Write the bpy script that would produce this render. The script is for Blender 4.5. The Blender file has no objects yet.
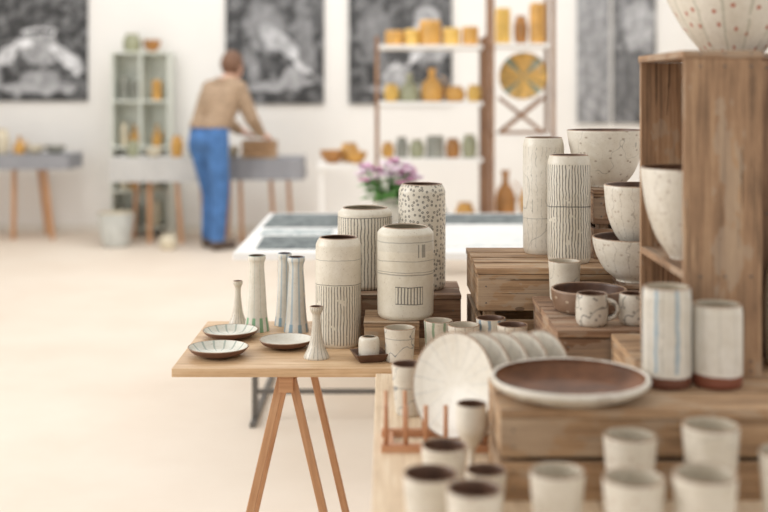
import bpy, bmesh, math, random
from mathutils import Vector, Matrix, Quaternion
random.seed(7)
S=bpy.context.scene
COL=S.collection
PI=math.pi
def C(h,a=1.0):
    v=[int(h[i:i+2],16)/255 for i in (0,2,4)]
    return tuple([(x/12.92 if x<=.04045 else ((x+.055)/1.055)**2.4) for x in v]+[a])
# ------------------------------------------------------------ node helpers
def newmat(name):
    m=bpy.data.materials.new(name); m.use_nodes=True
    nt=m.node_tree; b=nt.nodes['Principled BSDF']
    return m,nt,b
def lk(nt,a,b): nt.links.new(a,b)
def setin(nt,sock,v):
    if isinstance(v,bpy.types.NodeSocket): nt.links.new(v,sock)
    else: sock.default_value=v
def MA(nt,op,a,b=None,c=None,clamp=False):
    n=nt.nodes.new('ShaderNodeMath'); n.operation=op; n.use_clamp=clamp
    setin(nt,n.inputs[0],a)
    if b is not None: setin(nt,n.inputs[1],b)
    if c is not None: setin(nt,n.inputs[2],c)
    return n.outputs[0]
def MIX(nt,f,a,b,mode='MIX'):
    n=nt.nodes.new('ShaderNodeMix'); n.data_type='RGBA'; n.blend_type=mode
    setin(nt,n.inputs[0],f); setin(nt,n.inputs[6],a); setin(nt,n.inputs[7],b)
    return n.outputs[2]
def NOISE(nt,vec,scale,detail=3,rough=.55):
    n=nt.nodes.new('ShaderNodeTexNoise'); setin(nt,n.inputs['Vector'],vec)
    n.inputs['Scale'].default_value=scale; n.inputs['Detail'].default_value=detail; n.inputs['Roughness'].default_value=rough
    return n.outputs['Fac']
def RAMP(nt,f,stops):
    n=nt.nodes.new('ShaderNodeValToRGB'); setin(nt,n.inputs[0],f)
    e=n.color_ramp.elements
    while len(e)<len(stops): e.new(.5)
    for i,(p,c) in enumerate(stops): e[i].position=p; e[i].color=c
    return n.outputs[0]
def BUMP(nt,h,b,st=.3,d=.002):
    n=nt.nodes.new('ShaderNodeBump'); n.inputs['Strength'].default_value=st; n.inputs['Distance'].default_value=d
    setin(nt,n.inputs['Height'],h); lk(nt,n.outputs[0],b.inputs['Normal'])
def wood(name,dark,mid,light,rough=.7,var=.25,knots=True,crack=.0,con=1.0):
    m,nt,b=newmat(name)
    tc=nt.nodes.new('ShaderNodeTexCoord'); g=nt.nodes.new('ShaderNodeNewGeometry')
    off=nt.nodes.new('ShaderNodeVectorMath'); off.operation='MULTIPLY_ADD'
    cmb=nt.nodes.new('ShaderNodeCombineXYZ')
    for i in range(3): lk(nt,g.outputs['Random Per Island'],cmb.inputs[i])
    lk(nt,cmb.outputs[0],off.inputs[0]); off.inputs[1].default_value=(13.1,7.7,3.3); lk(nt,tc.outputs['UV'],off.inputs[2])
    def mapped(sx,sy):
        mp=nt.nodes.new('ShaderNodeMapping'); mp.inputs['Scale'].default_value=(sx,sy,1); lk(nt,off.outputs[0],mp.inputs[0]); return mp.outputs[0]
    fine=NOISE(nt,mapped(5,170),1.0,4,.65)
    midn=NOISE(nt,mapped(3.5,48),1.0,4,.6)
    blot=NOISE(nt,mapped(7,16),1.0,4,.6)
    f=MA(nt,'MULTIPLY_ADD',fine,.36,MA(nt,'MULTIPLY_ADD',midn,.34,MA(nt,'MULTIPLY',blot,.30)))
    col=RAMP(nt,f,[(.5-.14/con,dark),(.5,mid),(.5+.13/con,light)])
    v=MA(nt,'MULTIPLY_ADD',g.outputs['Random Per Island'],var*2,1-var)
    cc=nt.nodes.new('ShaderNodeCombineXYZ')
    for i in range(3): lk(nt,v,cc.inputs[i])
    col=MIX(nt,1.0,col,cc.outputs[0],'MULTIPLY')
    if crack:
        ck=MA(nt,'LESS_THAN',NOISE(nt,mapped(4,120),1.0,2,.5),.33)
        col=MIX(nt,MA(nt,'MULTIPLY',ck,crack),col,tuple(x*.45 for x in dark[:3])+(1,))
        gy=MA(nt,'MULTIPLY',MA(nt,'GREATER_THAN',blot,.56),.35)
        col=MIX(nt,gy,col,C('a89a88'))
    if knots:
        vo=nt.nodes.new('ShaderNodeTexVoronoi'); lk(nt,mapped(4,9),vo.inputs['Vector']); vo.inputs['Scale'].default_value=1
        k=MA(nt,'LESS_THAN',vo.outputs['Distance'],.07)
        col=MIX(nt,MA(nt,'MULTIPLY',k,.75),col,tuple(x*.6 for x in dark[:3])+(1,))
    lk(nt,col,b.inputs['Base Color']); b.inputs['Roughness'].default_value=rough
    BUMP(nt,f,b,.5,.003)
    return m
def plain(name,col,rough=.5,metal=0,var=.08,sc=12,bump=0,spec=.5):
    m,nt,b=newmat(name)
    tc=nt.nodes.new('ShaderNodeTexCoord')
    f=NOISE(nt,tc.outputs['Object'],sc,4)
    d=tuple(x*(1-var*2) for x in col[:3])+(1,)
    l=tuple(min(1,x*(1+var)) for x in col[:3])+(1,)
    lk(nt,RAMP(nt,f,[(.3,d),(.7,l)]),b.inputs['Base Color'])
    b.inputs['Roughness'].default_value=rough; b.inputs['Metallic'].default_value=metal; b.inputs['Specular IOR Level'].default_value=spec
    if bump: BUMP(nt,f,b,bump,.005)
    return m
LIFT=C('e4ddd0')
def ceramic(name,base=C('d0c6b4'),pats=(),rough=.34,clay=None,clayh=0,R=.06,dist=.08,grain=.10,lift=.55):
    base=tuple(base[i]*(1-lift)+LIFT[i]*lift for i in range(3))+(1,)
    m,nt,b=newmat(name)
    tc=nt.nodes.new('ShaderNodeTexCoord'); o=tc.outputs['Object']
    sp=nt.nodes.new('ShaderNodeSeparateXYZ'); lk(nt,o,sp.inputs[0])
    x,y,z=sp.outputs
    n1=NOISE(nt,o,28,3)
    n2=NOISE(nt,o,9,4)
    n3=NOISE(nt,o,260,2)
    n4=NOISE(nt,o,60,4,.7)
    ang0=MA(nt,'ARCTAN2',y,x)
    ang=MA(nt,'ADD',ang0,MA(nt,'MULTIPLY',MA(nt,'SUBTRACT',n1,.5),dist))
    zz=MA(nt,'ADD',z,MA(nt,'MULTIPLY',MA(nt,'SUBTRACT',n2,.5),.012))
    dk=(base[0]*(1-grain*1.4),base[1]*(1-grain*1.7),base[2]*(1-grain*2.2),1)
    col=RAMP(nt,MA(nt,'MULTIPLY_ADD',n4,.4,MA(nt,'MULTIPLY',n2,.6)),[(.36,dk),(.58,base)])
    sk=MA(nt,'GREATER_THAN',n3,.67)
    col=MIX(nt,MA(nt,'MULTIPLY',sk,.40),col,C('8a7058'))
    for p in pats:
        k=p['k']; ink=p.get('c',C('45423d'))
        if k=='v':
            t=MA(nt,'FRACT',MA(nt,'MULTIPLY',ang,p['n']/(2*PI)))
            t=MA(nt,'ABSOLUTE',MA(nt,'SUBTRACT',t,.5))
            mk=MA(nt,'LESS_THAN',t,p.get('w',.1))
            br=MA(nt,'GREATER_THAN',NOISE(nt,o,p.get('bs',40),2),p.get('br',.36)); mk=MA(nt,'MULTIPLY',mk,br)
        elif k=='h':
            t=MA(nt,'ABSOLUTE',MA(nt,'SUBTRACT',zz,p['z'])); mk=MA(nt,'LESS_THAN',t,p.get('w',.001))
        elif k=='d':
            cb=nt.nodes.new('ShaderNodeCombineXYZ'); lk(nt,MA(nt,'MULTIPLY',ang0,R),cb.inputs[0]); lk(nt,z,cb.inputs[1])
            vo=nt.nodes.new('ShaderNodeTexVoronoi'); vo.voronoi_dimensions='2D'; vo.inputs['Scale'].default_value=p['s']; vo.inputs['Randomness'].default_value=p.get('r',.6)
            lk(nt,cb.outputs[0],vo.inputs['Vector'])
            mk=MA(nt,'LESS_THAN',vo.outputs['Distance'],p['t'])
            if 't0' in p: mk=MA(nt,'MULTIPLY',mk,MA(nt,'GREATER_THAN',vo.outputs['Distance'],p['t0']))
        elif k=='rad':
            t=MA(nt,'FRACT',MA(nt,'MULTIPLY',ang,p['n']/(2*PI)))
            t=MA(nt,'ABSOLUTE',MA(nt,'SUBTRACT',t,.5)); mk=MA(nt,'LESS_THAN',t,p.get('w',.1))
            rr=MA(nt,'SQRT',MA(nt,'ADD',MA(nt,'MULTIPLY',x,x),MA(nt,'MULTIPLY',y,y)))
            mk=MA(nt,'MULTIPLY',mk,MA(nt,'GREATER_THAN',rr,p['r0']))
        elif k=='l':
            n=NOISE(nt,o,p['s'],2,.5); t=MA(nt,'ABSOLUTE',MA(nt,'SUBTRACT',n,.5)); mk=MA(nt,'LESS_THAN',t,p.get('w',.004))
        if 'z0' in p: mk=MA(nt,'MULTIPLY',mk,MA(nt,'GREATER_THAN',zz,p['z0']))
        if 'z1' in p: mk=MA(nt,'MULTIPLY',mk,MA(nt,'LESS_THAN',zz,p['z1']))
        if 'a0' in p:
            mk=MA(nt,'MULTIPLY',mk,MA(nt,'GREATER_THAN',ang,p['a0'])); mk=MA(nt,'MULTIPLY',mk,MA(nt,'LESS_THAN',ang,p['a1']))
        col=MIX(nt,MA(nt,'MULTIPLY',mk,p.get('o',.8)),col,ink)
    if clay: col=MIX(nt,MA(nt,'LESS_THAN',zz,clayh),col,clay)
    lk(nt,col,b.inputs['Base Color']); b.inputs['Roughness'].default_value=rough
    BUMP(nt,n2,b,.2,.004)
    return m
# ------------------------------------------------------------ mesh helpers
def box(bm,c,d,rot=None,mi=0):
    uv=bm.loops.layers.uv.verify()
    c=Vector(c); h=[q/2 for q in d]; ax=max(range(3),key=lambda i:d[i]); oth=[i for i in range(3) if i!=ax]
    L=[Vector((sx*h[0],sy*h[1],sz*h[2])) for sx in (-1,1) for sy in (-1,1) for sz in (-1,1)]
    vs=[bm.verts.new((rot@l if rot else l)+c) for l in L]
    loc={v:l for v,l in zip(vs,L)}
    for q,n in (((0,1,3,2),0),((4,6,7,5),0),((0,4,5,1),1),((2,3,7,6),1),((0,2,6,4),2),((1,5,7,3),2)):
        f=bm.faces.new([vs[i] for i in q]); f.material_index=mi
        for lp in f.loops:
            l=loc[lp.vert]
            if n==ax: lp[uv].uv=(l[oth[0]]*.3,l[oth[1]])
            else:
                k=[i for i in oth if i!=n][0]; lp[uv].uv=(l[ax],l[k]+(.5 if n==oth[0] else 0))
def beam(bm,p0,p1,w,t,mi=0):
    p0=Vector(p0);p1=Vector(p1);d=p1-p0
    r=d.to_track_quat('Z','Y').to_matrix()
    box(bm,(p0+p1)/2,(w,t,d.length),r,mi)
def bounds(x0,x1,y0,y1,z0,z1): return ((x0+x1)/2,(y0+y1)/2,(z0+z1)/2),(x1-x0,y1-y0,z1-z0)
def bx(bm,x0,x1,y0,y1,z0,z1,mi=0):
    c,d=bounds(x0,x1,y0,y1,z0,z1); box(bm,c,d,None,mi)
def tube(bm,pts,r,n=10,mi=0,closed=False):
    pts=[Vector(p) for p in pts]; rings=[]
    for i,p in enumerate(pts):
        a=pts[max(0,i-1)]; b=pts[min(len(pts)-1,i+1)]; q=(b-a).to_track_quat('Z','Y')
        rr=r[i] if isinstance(r,(list,tuple)) else r
        rings.append([bm.verts.new(p+q@Vector((math.cos(2*PI*j/n)*rr,math.sin(2*PI*j/n)*rr,0))) for j in range(n)])
    for a,b in zip(rings,rings[1:]):
        for j in range(n):
            f=bm.faces.new((a[j],a[(j+1)%n],b[(j+1)%n],b[j])); f.material_index=mi; f.smooth=True
    for rg in (rings[0],rings[-1]):
        try:
            f=bm.faces.new(rg); f.material_index=mi
        except: pass
def finish(bm,name,mats,loc=(0,0,0),rot=None,parent=None,bevel=0):
    bmesh.ops.recalc_face_normals(bm,faces=bm.faces[:])
    me=bpy.data.meshes.new(name); bm.to_mesh(me); bm.free()
    for m in (mats if isinstance(mats,(list,tuple)) else [mats]): me.materials.append(m)
    ob=bpy.data.objects.new(name,me); ob.location=loc; COL.objects.link(ob)
    if rot is not None:
        ob.rotation_mode='QUATERNION'; ob.rotation_quaternion=rot
    if parent: ob.parent=parent
    if bevel:
        b=ob.modifiers.new('bevel','BEVEL'); b.width=bevel; b.segments=2; b.limit_method='ANGLE'
    return ob
def catmull(P,n=4):
    out=[]
    for i in range(len(P)-1):
        p0=P[max(i-1,0)];p1=P[i];p2=P[i+1];p3=P[min(i+2,len(P)-1)]
        for k in range(n):
            t=k/n
            out.append(tuple(.5*((2*p1[j])+(-p0[j]+p2[j])*t+(2*p0[j]-5*p1[j]+4*p2[j]-p3[j])*t*t+(-p0[j]+3*p1[j]-3*p2[j]+p3[j])*t**3) for j in (0,1)))
    out.append(P[-1]); return out
def lathe_bm(bm,outer,th=.005,fl=.008,segs=48,wob=0,solid=False):
    O=catmull(outer)
    prof=[(0,0,0)]+[(max(r,.0005),z,0) for r,z in O]
    if not solid:
        rt,zt=O[-1]
        prof.append((rt-th*.15,zt+th*.30,2)); prof.append((rt-th*.5,zt+th*.42,2)); prof.append((rt-th*.85,zt+th*.25,2))
        for r,z in reversed(O):
            if z>fl+.002: prof.append((max(r-th,.001),z-(0.0008 if z==zt else 0),1))
        prof.append((max(prof[-1][0]-.006,.0008),fl,1)); prof.append((0,fl,1))
    else: prof.append((0,O[-1][1],0))
    ph=random.random()*6; rings=[]
    for r,z,mi in prof:
        if r==0: rings.append([bm.verts.new((0,0,z))]); continue
        rings.append([bm.verts.new((math.cos(a)*r*(1+wob*math.sin(2*a+ph)+wob*.6*math.sin(3*a+ph*2)),math.sin(a)*r*(1+wob*math.sin(2*a+ph)),z+wob*.3*r*math.sin(a+ph)*(1 if z>fl*1.5 else 0))) for a in [2*PI*j/segs for j in range(segs)]])
    for i in range(len(rings)-1):
        a,b=rings[i],rings[i+1]; mi=prof[i+1][2]
        for j in range(segs):
            k=(j+1)%segs
            if len(a)==1: f=bm.faces.new((a[0],b[k],b[j]))
            elif len(b)==1: f=bm.faces.new((a[j],a[k],b[0]))
            else: f=bm.faces.new((a[j],a[k],b[k],b[j]))
            f.material_index=mi; f.smooth=True
def vessel(name,loc,outer,mo,mi=None,th=.005,fl=.008,wob=.012,segs=48,handle=None,rot=None,solid=False,rim=None):
    bm=bmesh.new(); lathe_bm(bm,outer,th,fl,segs,wob,solid)
    if handle:
        R,z0,z1,out,a=handle
        pts=[]
        for i in range(11):
            t=-PI/2+PI*i/10
            rr=R-.003+out*math.cos(t); zz=(z0+z1)/2+(z1-z0)/2*math.sin(t)
            pts.append((math.cos(a)*rr,math.sin(a)*rr,zz))
        tube(bm,pts,.0055,8)
    return finish(bm,name,[mo,mi or mo,rim or RIM],loc,rot)
def P_cyl(R,h,neck=.86): return [(.9*R,0),(.975*R,.03*h),(R,.1*h),(R*1.005,.5*h),(R,.88*h),(.975*R,.95*h),(neck*R,h)]
def P_tum(R,h): return [(.7*R,0),(.77*R,.05*h),(.86*R,.4*h),(.94*R,.75*h),(R,h)]
def P_tumN(R,h): return [(.8*R,0),(.88*R,.05*h),(.92*R,.4*h),(.95*R,.75*h),(R,h)]
def P_bowl(R,h): return [(.42*R,0),(.44*R,.06*h),(.70*R,.25*h),(.90*R,.58*h),(.98*R,.85*h),(R,h)]
def P_deep(R,h): return [(.42*R,0),(.45*R,.04*h),(.68*R,.22*h),(.86*R,.5*h),(.96*R,.8*h),(R,h)]
def P_dish(R,h): return [(.5*R,0),(.56*R,.1*h),(.84*R,.45*h),(R,h)]
def P_jar(R,h): return [(.7*R,0),(.85*R,.1*h),(R,.4*h),(.95*R,.7*h),(.7*R,.88*h),(.72*R,h)]
def P_bot(R,h): return [(.85*R,0),(.98*R,.08*h),(R,.4*h),(.75*R,.6*h),(.36*R,.72*h),(.33*R,.9*h),(.45*R,h)]
def P_stick(R,h): return [(R,0),(.97*R,.05*h),(.6*R,.25*h),(.38*R,.55*h),(.32*R,.82*h),(.5*R,.93*h),(.52*R,h)]
def P_col(R,h): return [(R,0),(.98*R,.04*h),(.80*R,.25*h),(.66*R,.65*h),(.58*R,.88*h),(.70*R,.955*h),(.68*R,h)]
def P_gob(R,h): return [(.8*R,0),(.75*R,.04*h),(.3*R,.12*h),(.26*R,.35*h),(.5*R,.45*h),(.92*R,.62*h),(R,.8*h),(.98*R,h)]
# ------------------------------------------------------------ materials
W_old=wood('weathered_crate_wood',C('6c543e'),C('a48362'),C('c4a582'),.85,.2,True,.7)
W_post=wood('upright_crate_wood',C('624c39'),C('98775a'),C('ba9977'),.85,.15,True,.75)
W_dk=wood('dark_crate_wood',C('54402f'),C('876850'),C('ac8c6c'),.85,.2,True,.7)
W_top=wood('tabletop_pine',C('ab865e'),C('cba880'),C('dcbf9a'),.5,.06)
W_leg=wood('trestle_pine',C('a67650'),C('bd8d64'),C('cb9f78'),.55,.08,False)
W_pale=wood('pale_table_wood',C('bda284'),C('d8bf9f'),C('e6d3b8'),.6,.06)
W_shelf=wood('shelf_post_wood',C('6d4e3b'),C('8f6b50'),C('a68265'),.6,.1,False)
W_rack=wood('rack_beech',C('a8704a'),C('c08a64'),C('d2a480'),.5,.05,False)
RIM=plain('bare_clay_rim',C('9c7f66'),.5,0,.2,40)
CRM=C('d0c6b4')
brown_in=plain('brown_glaze',C('624636'),.38,0,.2,30)
platter_in=plain('platter_brown_glaze',C('6e482f'),.55,0,.3,14,0,.3)
cream_in=ceramic('cream_inner_glaze',C('b3a690'),lift=.2)
cer_plain=ceramic('cream_glaze',CRM)
metal_dk=plain('dark_metal',C('6a655f'),.5,.4)
white_lac=plain('white_lacquer',C('ebe9e5'),.65,0,.02,12,0,.3)
# ------------------------------------------------------------ room
def floor_mat():
    m,nt,b=newmat('pale_screed_floor'); tc=nt.nodes.new('ShaderNodeTexCoord')
    f=NOISE(nt,tc.outputs['Object'],1.3,5,.6)
    lk(nt,RAMP(nt,f,[(.3,C('d9c9b7')),(.7,C('e1d4c4')) ]),b.inputs['Base Color']); b.inputs['Roughness'].default_value=.6
    return m
bm=bmesh.new(); bx(bm,-5.6,4.6,-1.5,11.9,-.1,0); finish(bm,'floor',floor_mat())
wm=plain('warm_white_plaster',C('e9e6e1'),.85,0,.015,2)
bm=bmesh.new(); bx(bm,-5.6,4.6,11.7,11.9,0,4.0); finish(bm,'wall_back',wm)
bm=bmesh.new(); bx(bm,4.4,4.6,3.0,11.7,0,4.0); finish(bm,'wall_right',wm)
bm=bmesh.new(); bx(bm,-5.6,-5.4,7.0,11.7,0,4.0); finish(bm,'wall_left',wm)
bm=bmesh.new(); bx(bm,-5.4,4.4,11.685,11.7,0,.07); finish(bm,'baseboard_back',plain('baseboard_paint',C('dfd9cf'),.6,0,.02))
# posters
def poster(name,x0,x1,z0,z1,blobs,bg=.05,ns=3.0,stripe=0,tint=(.98,.98,1,1)):
    m,nt,b=newmat(name+'_print'); tc=nt.nodes.new('ShaderNodeTexCoord'); o=tc.outputs['Object']
    sp=nt.nodes.new('ShaderNodeSeparateXYZ'); lk(nt,o,sp.inputs[0])
    n=NOISE(nt,o,ns,6,.62); n9=NOISE(nt,o,ns*3.0,4,.65)
    wx=MA(nt,'MULTIPLY_ADD',MA(nt,'SUBTRACT',n,.5),.30,sp.outputs[0]); wz=MA(nt,'MULTIPLY_ADD',MA(nt,'SUBTRACT',n9,.5),.16,sp.outputs[2])
    val=MA(nt,'MULTIPLY_ADD',MA(nt,'SUBTRACT',n9,.5),.9,bg,True)
    for cx,cz,rx,rz,v,sh,ro in blobs:
        ca,sa=math.cos(ro),math.sin(ro)
        ux=MA(nt,'SUBTRACT',wx,cx); uz=MA(nt,'SUBTRACT',wz,cz)
        px=MA(nt,'ADD',MA(nt,'MULTIPLY',ux,ca/rx),MA(nt,'MULTIPLY',uz,sa/rx)); pz=MA(nt,'ADD',MA(nt,'MULTIPLY',ux,-sa/rz),MA(nt,'MULTIPLY',uz,ca/rz))
        d=MA(nt,'ADD',MA(nt,'MULTIPLY',px,px),MA(nt,'MULTIPLY',pz,pz))
        k=MA(nt,'MULTIPLY',MA(nt,'SUBTRACT',1,d),sh,None,True)
        val=MA(nt,'ADD',MA(nt,'MULTIPLY',val,MA(nt,'SUBTRACT',1,k)),MA(nt,'MULTIPLY',MA(nt,'MULTIPLY',k,v),MA(nt,'MULTIPLY_ADD',n9,2.6,-.3)))
    if stripe:
        mp=nt.nodes.new('ShaderNodeMapping'); mp.inputs['Scale'].default_value=(30,1,1.5); lk(nt,o,mp.inputs[0])
        val=MA(nt,'ADD',val,MA(nt,'MULTIPLY',MA(nt,'SUBTRACT',NOISE(nt,mp.outputs[0],1,3),.5),stripe),None,True)
    val=MA(nt,'ADD',val,.035,None,True)
    cb=nt.nodes.new('ShaderNodeCombineXYZ')
    for i in range(3): lk(nt,val,cb.inputs[i])
    lk(nt,MIX(nt,1,cb.outputs[0],tint,'MULTIPLY'),b.inputs['Base Color']); b.inputs['Roughness'].default_value=.7
    bm=bmesh.new(); c,d=bounds(x0,x1,11.672,11.698,z0,z1); box(bm,(0,0,0),d); finish(bm,name,m,c)
# visible part of each print: local z from -.75 (bottom) to about +.28. Potter's hands round a pot on the wheel; potter at work
poster('photo_poster',-4.15,-3.01,1.33,2.83,[(.10,-.62,.44,.07,.35,4,0),(.10,-.52,.20,.09,.30,4,0),(.10,-.22,.19,.20,.34,4,0),(.10,-.04,.18,.045,.55,6,0),(.10,-.05,.13,.025,.03,6,0),(-.22,-.28,.22,.075,.62,4,.7),(-.06,-.16,.10,.04,.7,4,.2),(.38,-.34,.20,.07,.58,4,-.8),(.26,-.22,.09,.04,.65,4,-.3),(-.38,-.52,.10,.16,.30,2,.3)],.04)
poster('photo_poster',-1.607,-.61,1.30,2.80,[(-.10,.02,.22,.32,.20,2,.3),(.05,-.12,.30,.10,.40,3,-.7),(.25,-.32,.16,.05,.60,4,-.9),(.08,-.56,.34,.06,.30,4,.1),(.18,-.46,.12,.10,.36,4,0),(.30,-.05,.10,.40,.18,2,.1),(-.22,-.4,.08,.24,.24,2,.2)],.05)
poster('photo_poster',-.356,.69,1.30,2.80,[(-.25,-.05,.20,.35,.16,2,.2),(.28,.06,.16,.20,.38,3,.2),(.28,-.18,.28,.16,.30,3,.1),(.06,-.32,.20,.055,.58,4,.5),(-.02,-.50,.16,.12,.34,4,0),(-.02,-.60,.32,.05,.30,4,0),(.02,-.10,.08,.30,.03,3,0)],.05)
poster('hanging_banner',1.963,2.29,1.1,2.9,[(0,-.1,.3,1.0,.26,1.5,0)],.22,4,.4)
poster('hanging_banner',2.33,2.76,1.1,2.9,[(0,-.5,.3,.4,.10,1.5,0),(.05,.1,.2,.3,.35,2,0)],.14,4,.35)
# ------------------------------------------------------------ trestle table
TZ=.75
bm=bmesh.new()
bx(bm,-.527,.90,2.85,3.435,TZ-.022,TZ,0)
for tx in (-.245,.60):
    bx(bm,tx-.018,tx+.018,2.87,3.42,TZ-.066,TZ-.0222,1)
    for ty in (2.895,3.37):
        for s in (-1,1):
            beam(bm,(tx+s*.014,ty,TZ-.035),(tx+s*.180,ty,.0),.024,.020,1)
    for s in (-1,1):
        beam(bm,(tx+s*.150,2.89,.13),(tx+s*.150,3.375,.13),.03,.016,1)
ob=finish(bm,'trestle_table',[W_top,W_leg],bevel=.002)
# ------------------------------------------------------------ front display table
bm=bmesh.new()
for i in range(7):
    bx(bm,-.02+i*.19,-.02+i*.19+.188,1.40,2.80,TZ-.03,TZ)
for lx in (.06,1.22):
    for ly in (1.5,2.7): bx(bm,lx-.03,lx+.03,ly-.03,ly+.03,0,TZ-.03)
bx(bm,.03,1.25,1.48,1.51,TZ-.11,TZ-.0301); bx(bm,.03,1.25,2.69,2.72,TZ-.11,TZ-.0301)
bx(bm,.03,.06,1.51,2.69,TZ-.11,TZ-.0301)
finish(bm,'display_table',W_pale,bevel=.002)
# ------------------------------------------------------------ crates
def crate(name,x0,x1,y0,y1,z0,z1,mat,rows=2,gap=.008,t=.012,topn=4,topgap=.008):
    bm=bmesh.new(); h=z1-z0-t; rh=h/rows; J=lambda a=.0015: random.uniform(0,a)
    for i in range(rows):
        a=z0+i*rh+(gap/2 if i else 0); b=z0+(i+1)*rh-(gap/2 if i<rows-1 else .0005)
        bx(bm,x0+J(),x1-J(),y0+J(),y0+t,a,b-J()); bx(bm,x0,x1,y1-t,y1,a,b)
        bx(bm,x0+.001,x0+t,y0+t+.0005,y1-t-.0005,a,b-J(.003)); bx(bm,x1-t,x1,y0+t+.0005,y1-t-.0005,a,b)
    p=.03
    for cx in (x0+t+.001,x1-t-.001-p):
        for cy in (y0+t+.001,y1-t-.001-p): bx(bm,cx,cx+p,cy,cy+p,z0,z1-t-.001)
    w=(y1-y0)/topn
    for i in range(topn):
        bx(bm,x0-J(.004),x1+J(.003),y0+i*w+(topgap/2 if i else -J(.003)),y0+(i+1)*w-(topgap/2 if i<topn-1 else 0),z1-t,z1-J(.0008))
    for i in range(rows):
        for cx in (x0+.022,x1-.022):
            for q in (.3,.7):
                zc=z0+(i+q)*rh
                tube(bm,[(cx,y0-.0008,zc),(cx,y0+.003,zc)],.0022,8,1)
    return finish(bm,name,[mat,metal_dk],bevel=.0015)
crate('wooden_crate',.195,.90,1.93,2.145,TZ,.905,W_old,2,.009,.016,2,.008)
crate('wooden_crate',.50,.90,2.155,2.53,TZ,.905,W_old,2,.007,.014,3,.006)
crate('slatted_crate',.242,.85,2.975,3.36,TZ,.98,W_old,2,.024,.016,4,.018)
crate('small_crate',.57,.80,3.13,3.35,.98,1.17,W_dk,2,.012,.012,3,.006)
crate('wooden_box',.385,.80,2.54,2.96,TZ,.91,W_dk,2,.006,.016,3,.006)
crate('wooden_riser',.585,.72,2.80,2.94,.91,.965,W_dk,1,.004,.01,1,.004)
crate('wooden_riser',-.14,.215,3.20,3.43,TZ,.871,W_dk,1,.006,.012,2,.004)
crate('wooden_riser',-.052,.092,3.0,3.175,TZ,.834,W_old,1,.006,.012,2,.003)
def upright(name,x0,x1,y0,y1,z0,z1,mat,shelf):
    bm=bmesh.new(); t=.014
    bx(bm,x0,x1,y0,y0+t,z0,z1-t-.0005); bx(bm,x0,x1,y1-t,y1,z0,z1-t-.0005)
    bx(bm,x0-.003,x1,y0-.002,y1,z1-t,z1)
    bx(bm,x0,x1-t,y0+t+.0005,y1-t-.0005,z0,z0+t)
    if shelf: bx(bm,x0,x1-t,y0+t+.0005,y1-t-.0005,shelf-t,shelf)
    n=3; w=(y1-y0-2*t-.002)/n
    for i in range(n): bx(bm,x1-t,x1,y0+t+.001+i*w,y0+t+.001+(i+1)*w-.006,z0,z1-t-.0005)
    for zc in (z0+.012,z0+.03,z1-.006,z1-.03,(shelf or 1.2)-.007):
        for cx in (x0+.03,x0+.075,x1-.02): tube(bm,[(cx,y0-.0028,zc),(cx,y0+.003,zc)],.0024,8,1)
    return finish(bm,name,[mat,metal_dk],bevel=.0015)
upright('upright_crate',.559,.703,2.14,2.515,.905,1.514,W_post,1.10)
upright('upright_crate',.735,.885,2.30,2.52,.905,1.514,W_dk,None)
# ------------------------------------------------------------ main vases
v1=ceramic('vase_glaze_reeds',C('cfc5b2'),[dict(k='v',n=46,w=.15,z0=.01,z1=.165,br=.34),dict(k='h',z=.168,w=.001),dict(k='h',z=.235,w=.0008,o=.5)],dist=.12,lift=.35)
v2=ceramic('vase_glaze_lines',C('c9bfac'),[dict(k='v',n=50,w=.16,z0=.0,z1=.205,br=.33),dict(k='h',z=.205,w=.001)],dist=.10,lift=.35)
v3=ceramic('vase_glaze_patch',C('c9c0ac'),[dict(k='v',n=56,w=.2,z0=.045,z1=.088,a0=-1.95,a1=-.95,br=.2),dict(k='h',z=.045,w=.0012,a0=-1.95,a1=-.95),dict(k='h',z=.088,w=.0012,a0=-1.95,a1=-.95),
  dict(k='h',z=.155,w=.001,o=.5),dict(k='h',z=.120,w=.0016,o=.5),dict(k='h',z=.126,w=.0008,o=.6),dict(k='h',z=.205,w=.0015,o=.4),dict(k='h',z=.2,w=.02,o=.15,c=C('8d8f8a')),dict(k='v',n=24,w=.3,z0=.165,z1=.20,a0=-1.15,a1=-.75,br=.2,o=.6)],dist=.05,lift=.35)
v4=ceramic('vase_glaze_stars',C('ccc3b1'),[dict(k='d',s=72,t=.27,t0=.08,r=.7,o=.8)],R=.069,lift=.35)
vessel('tall_ceramic_vase',(-.1235,3.12,TZ),P_cyl(.061,.290,.84),v1,brown_in,segs=64)
vessel('tall_ceramic_vase',(-.055,3.335,.871),P_cyl(.079,.228,.82),v2,cream_in,segs=64)
vessel('tall_ceramic_vase',(.058,3.085,.834),P_cyl(.076,.24,.80),v3,cream_in,segs=64)
vessel('tall_ceramic_vase',(.109,3.315,.871),P_cyl(.068,.298,.86),v4,brown_in,segs=64)
v5=ceramic('vase_glaze_scribble',C('cec5b4'),[dict(k='v',n=26,w=.035,z0=.02,z1=.30,o=.55,br=.46),dict(k='l',s=5,w=.0022,o=.6),dict(k='h',z=.1,w=.0008,o=.5)],dist=.5)
v6=ceramic('vase_glaze_combed',C('c9c0ae'),[dict(k='v',n=42,w=.15,z0=.015,z1=.262,br=.35,o=.85),dict(k='h',z=.15,w=.0015)],dist=.22,lift=.4)
vessel('tall_ceramic_vase',(.452,3.26,.98),P_cyl(.0575,.325,.9),v5,brown_in,segs=64)
vessel('tall_ceramic_vase',(.496,3.085,.98),P_cyl(.0565,.285,.9),v6,brown_in,segs=64)
big=ceramic('salad_bowl_glaze',C('cfc6b5'),[dict(k='d',s=34,t=.09,r=1,o=.5,c=C('7c5f48')),dict(k='l',s=9,w=.003,o=.35)])
vessel('deep_ceramic_bowl',(.625,3.235,1.17),P_deep(.108,.157),big,brown_in)
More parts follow.
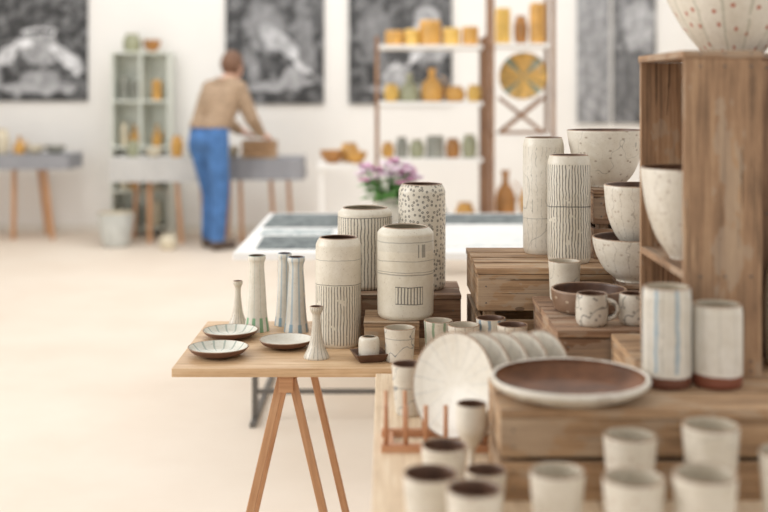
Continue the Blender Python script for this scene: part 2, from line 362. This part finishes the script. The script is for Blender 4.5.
# candlesticks
cg=ceramic('candlestick_green',C('cac3b3'),[dict(k='v',n=9,w=.22,z0=-1,z1=.040,c=C('5f9a68'),br=.2,o=.85),dict(k='v',n=9,w=.05,o=.4,c=C('8a9a90'))])
cb_=ceramic('candlestick_blue',C('c3c3bc'),[dict(k='v',n=8,w=.14,c=C('8fa5b2'),br=.35,o=.65),dict(k='v',n=8,w=.22,z0=-1,z1=.025,c=C('7495a8'),br=.2,o=.75)])
cp=ceramic('candlestick_scratched',C('c0b7a5'),[dict(k='v',n=16,w=.08,o=.6)],dist=.3,lift=.35)
grim=plain('grey_green_rim',C('74806f'),.4); brim=plain('grey_blue_rim',C('76818a'),.4)
vessel('ceramic_candlestick',(-.43,3.385,TZ),P_stick(.027,.128),cp,brown_in,th=.003)
vessel('ceramic_candlestick',(-.365,3.30,TZ),P_col(.036,.215),cg,brown_in,th=.004,rim=grim)
vessel('ceramic_candlestick',(-.292,3.38,TZ),P_col(.030,.210),cb_,brown_in,th=.004,rim=brim)
vessel('ceramic_candlestick',(-.251,3.29,TZ),P_col(.036,.212),cb_,brown_in,th=.004,rim=brim)
vessel('ceramic_candlestick',(-.174,2.965,TZ),P_stick(.033,.132),cp,brown_in,th=.003)
# dishes
dsg=ceramic('dish_glaze_rays',C('cfd3c8'),[dict(k='rad',n=15,w=.09,r0=.025,c=C('7d8f84'),o=.6)])
dout=plain('dish_brown_outside',C('6d4b3c'),.4,0,.12,30)
vessel('shallow_dish',(-.430,2.985,TZ),P_dish(.079,.024),dout,dsg,th=.004,fl=.007)
vessel('shallow_dish',(-.428,3.205,TZ),P_dish(.077,.022),dout,dsg,th=.004,fl=.007)
vessel('shallow_dish',(-.262,3.085,TZ),P_dish(.073,.022),dout,ceramic('dish_glaze_plain',C('cfcec5')),th=.004,fl=.007)
# square tray with small cup
bm=bmesh.new(); hw=.030; HW=.043; z1=.022
lo=[bm.verts.new((sx*hw,sy*hw,0)) for sx,sy in ((-1,-1),(1,-1),(1,1),(-1,1))]
up=[bm.verts.new((sx*HW,sy*HW,z1)) for sx,sy in ((-1,-1),(1,-1),(1,1),(-1,1))]
ui=[bm.verts.new((sx*(HW-.005),sy*(HW-.005),z1)) for sx,sy in ((-1,-1),(1,-1),(1,1),(-1,1))]
li=[bm.verts.new((sx*hw*.95,sy*hw*.95,.006)) for sx,sy in ((-1,-1),(1,-1),(1,1),(-1,1))]
bm.faces.new(lo); bm.faces.new(li)
for a,b in ((lo,up),(up,ui),(ui,li)):
    for j in range(4): bm.faces.new((a[j],a[(j+1)%4],b[(j+1)%4],b[j]))
finish(bm,'square_ceramic_tray',brown_in,(-.038,2.94,TZ),Quaternion((0,0,1),.25),bevel=.0015)
vessel('small_salt_cup',(-.038,2.94,TZ+.006),[(.022,0),(.026,.006),(.027,.03),(.025,.05),(.018,.054)],cer_plain,cream_in,th=.003)
# small tumblers on trestle table
tA=ceramic('tumbler_glaze_scribble',C('c2baa9'),[dict(k='l',s=16,w=.010,o=.7,c=C('566069')),dict(k='h',z=.06,w=.001,o=.5)])
tB=ceramic('tumbler_glaze_green',C('c8c0af'),[dict(k='v',n=8,w=.12,c=C('6e8b6a'),br=.3)],dist=.3)
tC=ceramic('tumbler_glaze_plain',C('c0b7a6'),[dict(k='v',n=10,w=.04,o=.5)],dist=.3)
tD=ceramic('tumbler_glaze_blue',C('c6c0b3'),[dict(k='v',n=9,w=.15,c=C('6c8698'),br=.3)],dist=.3)
for (x,y,r,h,m,i) in ((.04,2.93,.0395,.085,tA,cream_in),(.141,2.985,.038,.092,tB,cream_in),(.20,2.890,.0400,.100,tC,cream_in),(.272,2.930,.038,.109,tD,brown_in),(.320,2.862,.0385,.106,tC,brown_in)):
    vessel('ceramic_tumbler',(x,y,TZ),P_tumN(r,h),m,i,th=.004)
vessel('ceramic_tumbler',(.052,2.45,TZ),P_tum(.036,.106),tA,brown_in,th=.004)
# on wooden box
cas=ceramic('casserole_glaze',C('7d5f4a'),[dict(k='d',s=40,t=.12,c=C('c9b8a0'),o=.5)],grain=.15,lift=.05)
vessel('round_baking_dish',(.492,2.765,.91),[(.072,0),(.082,.008),(.088,.03),(.090,.052)],cas,brown_in,th=.007)
vessel('ceramic_mug',(.456,2.905,.91),P_tumN(.041,.098),ceramic('mug_glaze_a',C('c4bba8'),[dict(k='l',s=10,w=.004,o=.5)]),cream_in,th=.004)
mg=ceramic('mug_glaze_brush',C('cac1b1'),[dict(k='l',s=14,w=.012,o=.6),dict(k='d',s=40,t=.12,r=1,o=.6,c=C('4a4541'))],R=.034)
vessel('handled_mug',(.470,2.60,.91),[(.030,0),(.036,.012),(.036,.05),(.034,.07)],mg,brown_in,th=.004,handle=(.036,.014,.056,.024,-.2))
vessel('handled_mug',(.568,2.61,.91),[(.028,0),(.034,.012),(.034,.05),(.032,.068)],mg,brown_in,th=.004,handle=(.034,.014,.054,.020,.5))
bg1=ceramic('bowl_glaze_cream',C('cfc5b4'),[dict(k='v',n=18,w=.03,o=.35,c=C('6d5747')),dict(k='d',s=34,t=.09,r=1,o=.4,c=C('8c6a4e'))],dist=.5)
vessel('ceramic_bowl',(.622,2.87,.965),P_bowl(.101,.108),bg1,brown_in)
vessel('ceramic_bowl',(.632,2.87,1.045),[(.034,0),(.036,.01),(.058,.04),(.076,.09),(.083,.158)],bg1,brown_in)
vessel('deep_ceramic_bowl',(.622,2.33,1.10),P_deep(.102,.182),bg1,brown_in)
# beakers with bare clay base
tall1=ceramic('tall_beaker_blue',C('cfc7b8'),[dict(k='v',n=7,w=.08,c=C('8aa3b0'),br=.3,z0=.03),dict(k='v',n=11,w=.04,o=.5,z0=.03)],clay=C('6f4535'),clayh=.022,dist=.25)
tall2=ceramic('tall_beaker_cream',C('d5ccbe'),[dict(k='v',n=9,w=.03,o=.3,z0=.03)],clay=C('804b38'),clayh=.024,dist=.25)
vessel('tall_beaker',(.5125,2.085,.905),P_cyl(.0435,.178,.97),tall1,cream_in,segs=64)
vessel('tall_beaker',(.604,2.085,.905),P_cyl(.0445,.147,.97),tall2,cream_in,segs=64)
# platter
plt_o=ceramic('platter_rim_glaze',C('cdc3b2'),[dict(k='d',s=26,t=.2,r=1,o=.4,c=C('a08a76'))])
vessel('serving_platter',(.325,2.015,.905),[(.085,0),(.092,.004),(.122,.014),(.137,.026),(.138,.032)],plt_o,platter_in,th=.009,fl=.008,segs=72,rim=plt_o)
# big bowl on top
top=ceramic('big_bowl_glaze',C('d6cdbc'),[dict(k='d',s=26,t=.12,r=.6,o=.8,c=C('b0604a')),dict(k='v',n=14,w=.05,o=.5,c=C('9a9a84'))],R=.12,dist=.1)
vessel('large_salad_bowl',(.728,2.40,1.514),[(.062,0),(.066,.008),(.100,.05),(.134,.11),(.158,.175)],top,cream_in,segs=72)
vessel('ceramic_bottle',(.795,2.225,.905),P_bot(.055,.36),cer_plain,cream_in)
# foreground beakers
fA=ceramic('beaker_glaze_speckle',C('cdc3b2'),[dict(k='l',s=12,w=.004,o=.35)],lift=.65)
fB=ceramic('beaker_glaze_dots',C('d0c7b7'),[dict(k='d',s=32,t=.09,r=1,o=.5,c=C('9c6a50'))],lift=.65)
for (x,y,r,h) in ((.102,1.95,.040,.087),(.0715,1.765,.0435,.101),(.13,1.66,.041,.114),(.259,1.72,.041,.120),(.361,1.66,.0445,.130),(.458,1.64,.046,.142),(.395,1.845,.0425,.136),(.517,1.82,.045,.160),(.625,1.78,.043,.13)):
    vessel('ceramic_beaker',(x,y,TZ),P_tum(r,h),random.choice([fA,fB]),brown_in if x<.2 else cream_in,th=.005)
vessel('ceramic_goblet',(.157,2.06,TZ),P_gob(.028,.128),fA,brown_in,th=.003,fl=.07)
vessel('ceramic_beaker',(.165,1.86,TZ),P_tum(.034,.075),tC,brown_in,th=.004)
# plate rack
bm=bmesh.new()
for yy in (2.195,2.295): bx(bm,-.005,.40,yy-.008,yy+.008,TZ,TZ+.014)
for xx in (.01,.19,.385): bx(bm,xx-.008,xx+.008,2.2035,2.2865,TZ,TZ+.012)
for i in range(11):
    for yy,dy in ((2.195,0),(2.295,.01)):
        x=.004+i*.038; tube(bm,[(x,yy,TZ+.01),(x,yy+dy,TZ+.088)],.0045,8)
finish(bm,'plate_rack',W_rack)
pg=ceramic('plate_glaze_rays',C('d8d3c7'),[dict(k='rad',n=17,w=.04,r0=.03,o=.3,c=C('8b8f93'))],grain=.08)
for i in range(5):
    aa=.75+i*.07
    n=Vector((-math.sin(aa),-math.cos(aa),.22)).normalized()
    q=n.to_track_quat('Z','Y')
    vessel('dinner_plate',(.142+i*.042,2.243+i*.004,.865),[(.06,0),(.066,.002),(.085,.007),(.102,.014)],pg,pg,th=.004,fl=.005,rot=q,wob=0)
# ------------------------------------------------------------ white print table
bm=bmesh.new()
bx(bm,-.64,1.0,4.87,6.45,TZ-.03,TZ,0)
for ty in (5.0,6.3):
    for lx in (-.56,.92):
        bx(bm,lx-.013,lx+.013,ty-.013,ty+.013,.02,TZ-.03,1)
for lx in (-.56,.92): bx(bm,lx-.013,lx+.013,4.9,6.4,0,.02,1)
bx(bm,-.546,.906,4.99,5.01,.12,.14,1)
finish(bm,'print_table',[white_lac,metal_dk],bevel=.002)
def printmat(name,a,b_,sc=9):
    m,nt,b=newmat(name); tc=nt.nodes.new('ShaderNodeTexCoord')
    f=NOISE(nt,tc.outputs['Object'],sc,4); lk(nt,RAMP(nt,f,[(.42,a),(.5,b_),(.6,a)]),b.inputs['Base Color']); b.inputs['Roughness'].default_value=1; b.inputs['Specular IOR Level'].default_value=.1; return m
pr1=printmat('printed_sheet_slate',C('6b7071'),C('8b918f')); pr2=printmat('printed_sheet_grey',C('a9b2b2'),C('d6d8d5')); pr3=printmat('printed_sheet_white',C('dfe1de'),C('eeece6'))
for (x,y,w,d,m,a) in ((-.38,5.20,.36,.42,pr1,.03),(.02,5.15,.3,.4,pr2,-.05),(-.40,6.08,.42,.6,pr1,0),(-.42,5.58,.34,.22,pr2,0),(.5,6.15,.6,.45,pr1,0),(.45,5.3,.4,.45,pr3,.05)):
    bm=bmesh.new(); box(bm,(0,0,.002),(w,d,.004)); finish(bm,'printed_sheet',m,(x,y,TZ),Quaternion((0,0,1),a))
vessel('small_bowl',(-.10,5.5,TZ),P_bowl(.07,.05),cer_plain,cream_in)
vessel('small_bowl',(-.13,6.15,TZ),P_bowl(.08,.05),cer_plain,cream_in)
# flowers
bm=bmesh.new(); lathe_bm(bm,P_jar(.075,.13),.005,.01,32)
def leaf(bm,p,d,L,w,mi):
    d=Vector(d).normalized(); s=d.cross(Vector((random.uniform(-.4,.4),random.uniform(-.4,.4),1))).normalized()
    up=s.cross(d).normalized(); p=Vector(p)
    a=bm.verts.new(p); b=bm.verts.new(p+d*L*.45+s*w); c=bm.verts.new(p+d*L-up*L*.15); e=bm.verts.new(p+d*L*.45-s*w); m=bm.verts.new(p+d*L*.5+up*L*.06)
    for t in ((a,b,m),(b,c,m),(c,e,m),(e,a,m)):
        f=bm.faces.new(t); f.material_index=mi
for i in range(130):
    a=random.random()*2*PI; r=random.uniform(.02,.14); z=.11+random.uniform(0,.10)
    leaf(bm,(math.cos(a)*r*.6,math.sin(a)*r*.6,z),(math.cos(a),math.sin(a),random.uniform(-.2,.6)),random.uniform(.05,.10),.02,3)
for i in range(48):
    a=random.random()*2*PI; r=.17*math.sqrt(random.random()); z=.24+random.uniform(0,.085)-r*.2; c=Vector((math.cos(a)*r,math.sin(a)*r,z))
    tube(bm,[(c.x*.2,c.y*.2,.12),c],.002,5,3)
    for k in range(8):
        t=2*PI*k/8; leaf(bm,c,(math.cos(t),math.sin(t),.35+.4*(k%2)),.042,.018,4+(0 if i%3==0 else 1))
finish(bm,'potted_flowers',[plain('flowerpot_glaze',C('cfc6b8'),.4),cream_in,RIM,plain('leaf_green',C('6a9a52'),.5,0,.3),plain('petal_pink',C('e3a6c8'),.5),plain('petal_pale',C('f7e4ee'),.5)],(.02,6.0,TZ))
# ------------------------------------------------------------ back shelving
glz={'och':plain('ochre_glaze',C('d3a052'),.4,0,.15,10),'yel':plain('yellow_glaze',C('e2b960'),.4,0,.1,10),'grn':plain('sage_glaze',C('a0a184'),.4,0,.15,10),
     'crm':plain('pale_glaze',C('d8cdb4'),.4,0,.1,10),'brn':plain('amber_glaze',C('ae7a42'),.4,0,.2,10),'gry':plain('grey_glaze',C('96968c'),.4,0,.2,10),'blu':plain('white_basin_glaze',C('c9cbc6'),.4,0,.08,10)}
def shelf_unit(name,x0,x1,y0,y1,levels,h,posts=W_shelf,board=white_lac):
    bm=bmesh.new(); p=.03
    for cx in (x0,x1-p):
        for cy in (y0,y1-p): bx(bm,cx,cx+p,cy,cy+p,0,h,0)
    for z in levels:
        bx(bm,x0+p+.001,x1-p-.001,y0,y1,z-.03,z,1)
        bx(bm,x0,x0+p,y0+p+.001,y1-p-.001,z-.028,z-.002,0); bx(bm,x1-p,x1,y0+p+.001,y1-p-.001,z-.028,z-.002,0)
    return finish(bm,name,[posts,board],bevel=.002)
L1=(.35,.91,1.35,1.79); shelf_unit('storage_shelf',-.07,.80,8.9,9.3,L1,1.86)
L2=(.45,1.10,1.80); shelf_unit('storage_shelf',.82,1.32,8.85,9.25,L2,2.35)
def pot(kind,x,y,z,r,h,g,inn=None):
    f={'jar':P_jar,'bot':P_bot,'bowl':P_bowl,'cyl':P_cyl,'tum':P_tum}[kind]
    nm={'jar':'ceramic_jar','bot':'ceramic_jug','bowl':'stoneware_bowl','cyl':'ceramic_canister','tum':'ceramic_cup'}[kind]
    hd=(r*.8,h*.3,h*.75,r*.6,0) if kind=='bot' else None
    vessel(nm,(x,y,z),f(r,h),glz[g],glz[inn or g],segs=28,handle=hd)
for x,r,h,g in ((.08,.07,.12,'och'),(.22,.06,.13,'yel'),(.365,.085,.2,'och'),(.53,.07,.14,'yel'),(.68,.065,.15,'och')): pot('cyl',x,9.08,1.79,r,h,g)
for x,r,h,g,k in ((.06,.06,.14,'yel','jar'),(.20,.075,.22,'grn','bot'),(.38,.085,.26,'och','bot'),(.56,.08,.12,'och','jar'),(.71,.055,.13,'yel','jar')): pot(k,x,9.08,1.35,r,h,g)
for x,r,h,g,k in ((.03,.05,.12,'och','jar'),(.14,.05,.16,'gry','jar'),(.26,.06,.14,'grn','jar'),(.40,.07,.17,'gry','cyl'),(.54,.06,.15,'brn','jar'),(.67,.06,.18,'grn','jar')): pot(k,x,9.02,.91,r,h,g)
for x,r,h,g,k in ((.1,.1,.12,'crm','bowl'),(.4,.1,.2,'gry','jar'),(.64,.08,.2,'och','jar')): pot(k,x,9.08,.35,r,h,g)
pot('cyl',.93,9.0,1.80,.06,.28,'yel'); pot('jar',1.07,9.0,1.80,.055,.22,'brn'); pot('cyl',1.2,9.0,1.80,.06,.32,'och')
pot('bot',.95,9.0,.45,.08,.36,'brn'); pot('jar',1.15,9.0,.45,.09,.22,'och')
# decorative plate on X stand
bm=bmesh.new()
for s in (-1,1):
    beam(bm,(-.17*s,0,.01),(.17*s,.05,.28),.028,.02); beam(bm,(-.17*s,.14,.01),(.17*s,.19,.28),.028,.02)
bx(bm,-.17,.17,-.02,.20,0,.02)
finish(bm,'plate_stand',W_shelf,(1.07,8.88,1.10))
q=Vector((-.25,-1,.25)).normalized().to_track_quat('Z','Y')
vessel('decorative_plate',(1.09,8.98,1.545),[(.1,0),(.12,.003),(.165,.015),(.19,.03)],glz['och'],ceramic('decor_plate_glaze',C('cfa353'),[dict(k='rad',n=4,w=.1,r0=.0,c=C('5f8784'),o=.8,br=0),dict(k='d',s=20,t=.25,c=C('7b6b3a'),o=.6)],R=.1,lift=0),th=.006,fl=.006,rot=q,segs=40,wob=0)
# low side bench with ochre bowls
bm=bmesh.new()
bx(bm,-.52,-.12,9.0,9.4,.82,.86,0)
for lx in (-.49,-.15):
    for ly in (9.04,9.34): bx(bm,lx-.015,lx+.015,ly-.015,ly+.015,0,.82,0)
finish(bm,'side_table',[white_lac],bevel=.002)
pot('bowl',-.41,9.15,.86,.10,.10,'brn','och'); pot('bowl',-.22,9.12,.86,.085,.09,'och'); pot('jar',-.28,9.32,.86,.08,.15,'och')
# ------------------------------------------------------------ far tables
cloth=plain('grey_cloth',C('949498'),.9,0,.06,6); cloth2=plain('pale_cloth',C('c3c1bd'),.9,0,.04,6)
def far_table(name,x0,x1,y0,y1,z,clothm,hang,legs):
    bm=bmesh.new()
    bx(bm,x0,x1,y0,y1,z-.03,z-.006,1)
    bx(bm,x0-.012,x1+.012,y0-.012,y1+.012,z-.006,z,0)
    N=24
    for (a,b_,c,d) in ((x0-.012,y0-.012,x1+.012,y0-.012),(x1+.012,y0-.012,x1+.012,y1+.012),(x1+.012,y1+.012,x0-.012,y1+.012),(x0-.012,y1+.012,x0-.012,y0-.012)):
        pr=None; nx,ny=(d-b_),-(c-a); l=math.hypot(nx,ny); nx/=l; ny/=l
        for i in range(N+1):
            t=i/N; w=.010*(1+math.sin(i*1.9))*(0 if i in (0,N) else 1)
            px=a+(c-a)*t; py=b_+(d-b_)*t
            cur=(bm.verts.new((px,py,z-.001)),bm.verts.new((px+nx*w,py+ny*w,z-hang)))
            if pr:
                f=bm.faces.new((pr[0],cur[0],cur[1],pr[1])); f.smooth=True
            pr=cur
    for xt,xf,yy in legs:
        beam(bm,(xt,yy,z-.03),(xf,yy,0),.042,.035,1)
    return finish(bm,name,[clothm,W_leg])
far_table('cloth_covered_table',-4.5,-3.03,11.0,11.5,.82,cloth,.14,((-3.56,-3.57,11.08),(-3.28,-3.19,11.08),(-3.45,-3.35,11.45),(-4.3,-4.42,11.08),(-4.2,-4.3,11.45)))
far_table('cloth_covered_table',-2.56,-1.66,10.75,11.3,.80,cloth2,.22,((-2.20,-2.20,10.80),(-1.96,-1.90,10.80),(-2.4,-2.45,11.25),(-1.8,-1.75,11.25)))
far_table('cloth_covered_table',-1.60,-.78,10.75,11.3,.80,cloth,.20,((-1.36,-1.33,10.80),(-1.10,-1.04,11.0),(-1.5,-1.53,11.25),(-.95,-.9,11.25)))
for x,r,h,g,k in ((-3.9,.06,.2,'och','jar'),(-3.72,.07,.24,'crm','jar'),(-3.55,.06,.17,'och','bot'),(-3.4,.09,.08,'crm','bowl'),(-3.2,.1,.08,'gry','bowl')): pot(k,x,11.2,.82,r,h,g)
for x,r,h,g,k in ((-2.4,.06,.16,'grn','jar'),(-2.2,.08,.08,'crm','bowl'),(-1.98,.06,.2,'och','jar'),(-1.8,.07,.12,'grn','jar'),(-1.45,.07,.10,'crm','bowl')): pot(k,x,11.0,.80,r,h,g)
# bookcase
bm=bmesh.new(); x0,x1,y0,y1=-2.70,-2.12,11.36,11.66
mint=plain('pale_sage_lacquer',C('d9dcd2'),.5,0,.03)
bx(bm,x0,x0+.02,y0,y1,0,1.8); bx(bm,x1-.02,x1,y0,y1,0,1.8); bx(bm,x0,x1,y0,y1,1.8,1.82); bx(bm,x0+.02,x1-.02,y1-.01,y1,0,1.8)
bx(bm,-2.42,-2.40,y0+.001,y1-.0105,.45,1.8)
for z in (.08,.45,.88,1.34): bx(bm,x0+.0205,x1-.0205,y0,y1-.0105,z-.02,z)
finish(bm,'bookcase',mint,bevel=.002)
for z in (.08,.45,.88,1.34):
    for xx in (-2.60,-2.49,-2.27): pot(random.choice(['jar','bot','cyl']),xx,11.5,z,random.uniform(.04,.05),random.uniform(.14,.26),random.choice(['grn','crm','gry','och','crm']))
pot('jar',-2.52,11.5,1.82,.09,.18,'grn'); pot('bowl',-2.32,11.5,1.82,.09,.12,'brn')
vessel('large_floor_basin',(-2.47,10.60,0),[(.10,0),(.12,.02),(.15,.14),(.165,.26),(.17,.31)],glz['blu'],glz['crm'],segs=32)
pot('jar',-1.95,10.4,0,.08,.14,'crm')
# ------------------------------------------------------------ person
F=Vector((.64,.768,0)); L=Vector((-.768,.64,0)); O=Vector((-1.56,10.42,0))
def W(f,s,z): return F*f+L*s+Vector((0,0,z))
bm=bmesh.new()
def sph(bm,p,r,sc=None,sg=14):
    m=Matrix.Translation(p)
    if sc is not None:
        B=Matrix((F,L,Vector((0,0,1)))).transposed().to_4x4(); m=m@B@Matrix.Diagonal((sc[0],sc[1],sc[2],1))
    bmesh.ops.create_uvsphere(bm,u_segments=sg,v_segments=sg,radius=r,matrix=m)
def seg(bm,p0,r0,p1,r1,sg=14):
    d=p1-p0; q=d.to_track_quat('Z','Y').to_matrix().to_4x4()
    bmesh.ops.create_cone(bm,cap_ends=True,segments=sg,radius1=r0,radius2=r1,depth=d.length,matrix=Matrix.Translation((p0+p1)/2)@q)
    sph(bm,p0,r0,None,sg); sph(bm,p1,r1,None,sg)
for s in (1,-1):
    ff=.06 if s>0 else -.03
    an=W(ff,s*.105,.09); kn=W(ff+.03,s*.11,.50); hp=W(-.04,s*.10,.94)
    seg(bm,an,.070,kn,.083); seg(bm,kn,.085,hp,.115)
    seg(bm,W(ff-.03,s*.11,.05),.048,W(ff+.17,s*.13,.038),.038)
    seg(bm,hp,.12,W(-.03,s*.08,1.10),.118)
    seg(bm,W(-.03,s*.085,1.08),.112,W(.10,s*.105,1.36),.118)
    sh=W(.15,s*.19,1.45); seg(bm,W(.10,s*.105,1.36),.112,sh,.072)
    seg(bm,W(.17,s*.05,1.495),.065,sh,.062)
    el=W(.24,s*.265,1.18) if s<0 else W(.31,s*.25,1.19); wr=W(.43,s*.17,1.05) if s<0 else W(.47,s*.13,1.06)
    seg(bm,sh,.068,el,.055); seg(bm,el,.055,wr,.040)
    hd=wr+W(.075,-s*.01,-.035)
    seg(bm,wr,.027,hd,.026); seg(bm,wr+W(.02,s*.018,0),.02,hd+W(0,s*.022,0),.02); seg(bm,wr+W(.02,-s*.018,0),.02,hd+W(0,-s*.022,0),.02)
    for k,(o_,ln) in enumerate(((-.030,.060),(-.010,.072),(.010,.068),(.030,.05))):
        a=hd+W(.015,s*o_,0); b_=a+W(ln*.55,s*o_*.3,-.012); c_=b_+W(ln*.25,0,-ln*.45)
        seg(bm,a,.0105,b_,.0095,8); seg(bm,b_,.0095,c_,.008,8)
    a=wr+W(.02,-s*.03,-.005); b_=a+W(.035,-s*.03,-.02); c_=b_+W(.03,-s*.008,-.02)
    seg(bm,a,.014,b_,.011,8); seg(bm,b_,.011,c_,.009,8)
sph(bm,W(-.05,0,.98),.13,(1,1.3,1)); sph(bm,W(.055,0,1.28),.14,(.95,1.25,1.4)); sph(bm,W(-.08,.075,.97),.10); sph(bm,W(-.08,-.075,.97),.10)
seg(bm,W(.16,0,1.47),.066,W(.225,0,1.58),.055)
hc=W(.26,0,1.665); sph(bm,hc,.108,(.95,.78,1.12)); sph(bm,hc+W(.035,0,-.055),.064,(1,.85,1))
sph(bm,hc+W(.107,0,-.015),.017,(1.2,.8,1.5)); 
for s in (1,-1): sph(bm,hc+W(-.005,s*.084,-.01),.026,(.8,.4,1.2))
me=bpy.data.meshes.new('tmp'); bm.to_mesh(me); bm.free(); tmp=bpy.data.objects.new('tmp',me); COL.objects.link(tmp)
r=tmp.modifiers.new('r','REMESH'); r.mode='VOXEL'; r.voxel_size=.007; sm=tmp.modifiers.new('s','SMOOTH'); sm.factor=.5; sm.iterations=6
dg=bpy.context.evaluated_depsgraph_get(); pm=bpy.data.meshes.new_from_object(tmp.evaluated_get(dg)); bpy.data.objects.remove(tmp)
pm.name='person'; pm.materials.clear()
skin=plain('skin',C('d8ab94'),.5,0,.04); jean=plain('blue_denim',C('4a74aa'),.9,0,.2,9,.2); swe=plain('beige_knit',C('a89078'),.95,0,.14,30,.3,.2); shoe=plain('brown_leather_shoe',C('54443a'),.5)
for m in (skin,jean,swe,shoe): pm.materials.append(m)
sweverts=set()
for p in pm.polygons:
    c=p.center; f=c.dot(F)
    if c.z>1.555 or (c.z>1.515 and (c-W(.19,0,c.z)).length<.070): k=0
    elif f>.455: k=0
    elif c.z>1.10 or (f>.22 and c.z>.95): k=2
    elif c.z>.085: k=1
    else: k=3
    p.material_index=k; p.use_smooth=True
    if k==2: sweverts.update(p.vertices)
nr=[v.normal.copy() for v in pm.vertices]
for i in sweverts: pm.vertices[i].co+=nr[i]*.012
person=bpy.data.objects.new('person',pm); person.location=O; COL.objects.link(person)
bm=bmesh.new(); sph(bm,hc+W(-.014,0,.02),.115,(.98,.84,1.06),24)
bmesh.ops.delete(bm,geom=[v for v in bm.verts if (v.co-hc).dot(F)>.055 and (v.co-hc).z<.065 or (v.co-hc).z<-.085],context='VERTS')
for v in bm.verts: v.co+= (v.co-hc).normalized()*random.uniform(-.003,.004)
for f in bm.faces: f.smooth=True
hair=finish(bm,'hair',plain('brown_hair',C('755541'),.7,0,.2,40),parent=person)
bm=bmesh.new()
for s in (1,-1): sph(bm,hc+W(.095,s*.03,.012),.010)
finish(bm,'eyes',plain('eye_dark',C('2a211c'),.3),parent=person)
bm=bmesh.new(); sph(bm,hc+W(.100,0,-.06),.014,(.5,1.5,.45)); finish(bm,'mouth',plain('lip',C('b06a5c'),.5),parent=person)
# rolled collar and sweater hem bands
bm=bmesh.new()
pts=[W(.178,0,1.515)+F*math.cos(t)*.062+L*math.sin(t)*.070+Vector((0,0,-.02*math.cos(t))) for t in [2*PI*i/24 for i in range(25)]]
tube(bm,pts,.012,8); finish(bm,'collar',swe,parent=person)
# packing crate the person is handling
c0=O+W(.60,0,0); c0.z=.80
bm=bmesh.new()
for z in (.0,.085): 
    bx(bm,-.16,.16,-.11,-.10,z+.005,z+.08); bx(bm,-.16,.16,.10,.11,z+.005,z+.08)
    bx(bm,-.16,-.15,-.0995,.0995,z+.005,z+.08); bx(bm,.15,.16,-.0995,.0995,z+.005,z+.08)
for sx in (-.1495,.1295):
    for sy in (-.0995,.0795): bx(bm,sx,sx+.02,sy,sy+.02,.0125,.165)
bx(bm,-.149,.149,-.099,.099,0,.012)
finish(bm,'packing_crate',W_old,c0)
# ------------------------------------------------------------ light & camera
w=bpy.data.worlds.new('world'); S.world=w; w.use_nodes=True
bgn=w.node_tree.nodes['Background']; bgn.inputs[0].default_value=(1,.992,.98,1); bgn.inputs[1].default_value=.98
def area(name,loc,tgt,size,sy,e,col=(1,1,1)):
    l=bpy.data.lights.new(name,'AREA'); l.shape='RECTANGLE'; l.size=size; l.size_y=sy; l.energy=e; l.color=col
    o=bpy.data.objects.new(name,l); o.location=loc; o.rotation_euler=(Vector(tgt)-Vector(loc)).to_track_quat('-Z','Y').to_euler(); COL.objects.link(o)
area('window_light',(-4.8,3.0,2.6),(0,3.2,1.1),4,2.5,175,(1,.998,.99))
area('ceiling_light',(-.5,9.0,4.4),(-.5,9.3,0),6,3,140,(1,.995,.98))
cd=bpy.data.cameras.new('camera'); cam=bpy.data.objects.new('camera',cd); COL.objects.link(cam)
cam.location=(0,0,1.44); cam.rotation_euler=(PI/2,0,0)
cd.sensor_width=36; cd.lens=53.9; cd.shift_y=-.216; cd.clip_start=.05
cd.dof.use_dof=True; cd.dof.focus_distance=3.08; cd.dof.aperture_fstop=1.7
S.camera=cam
S.view_settings.view_transform='Standard'; S.view_settings.look='None'; S.view_settings.exposure=0
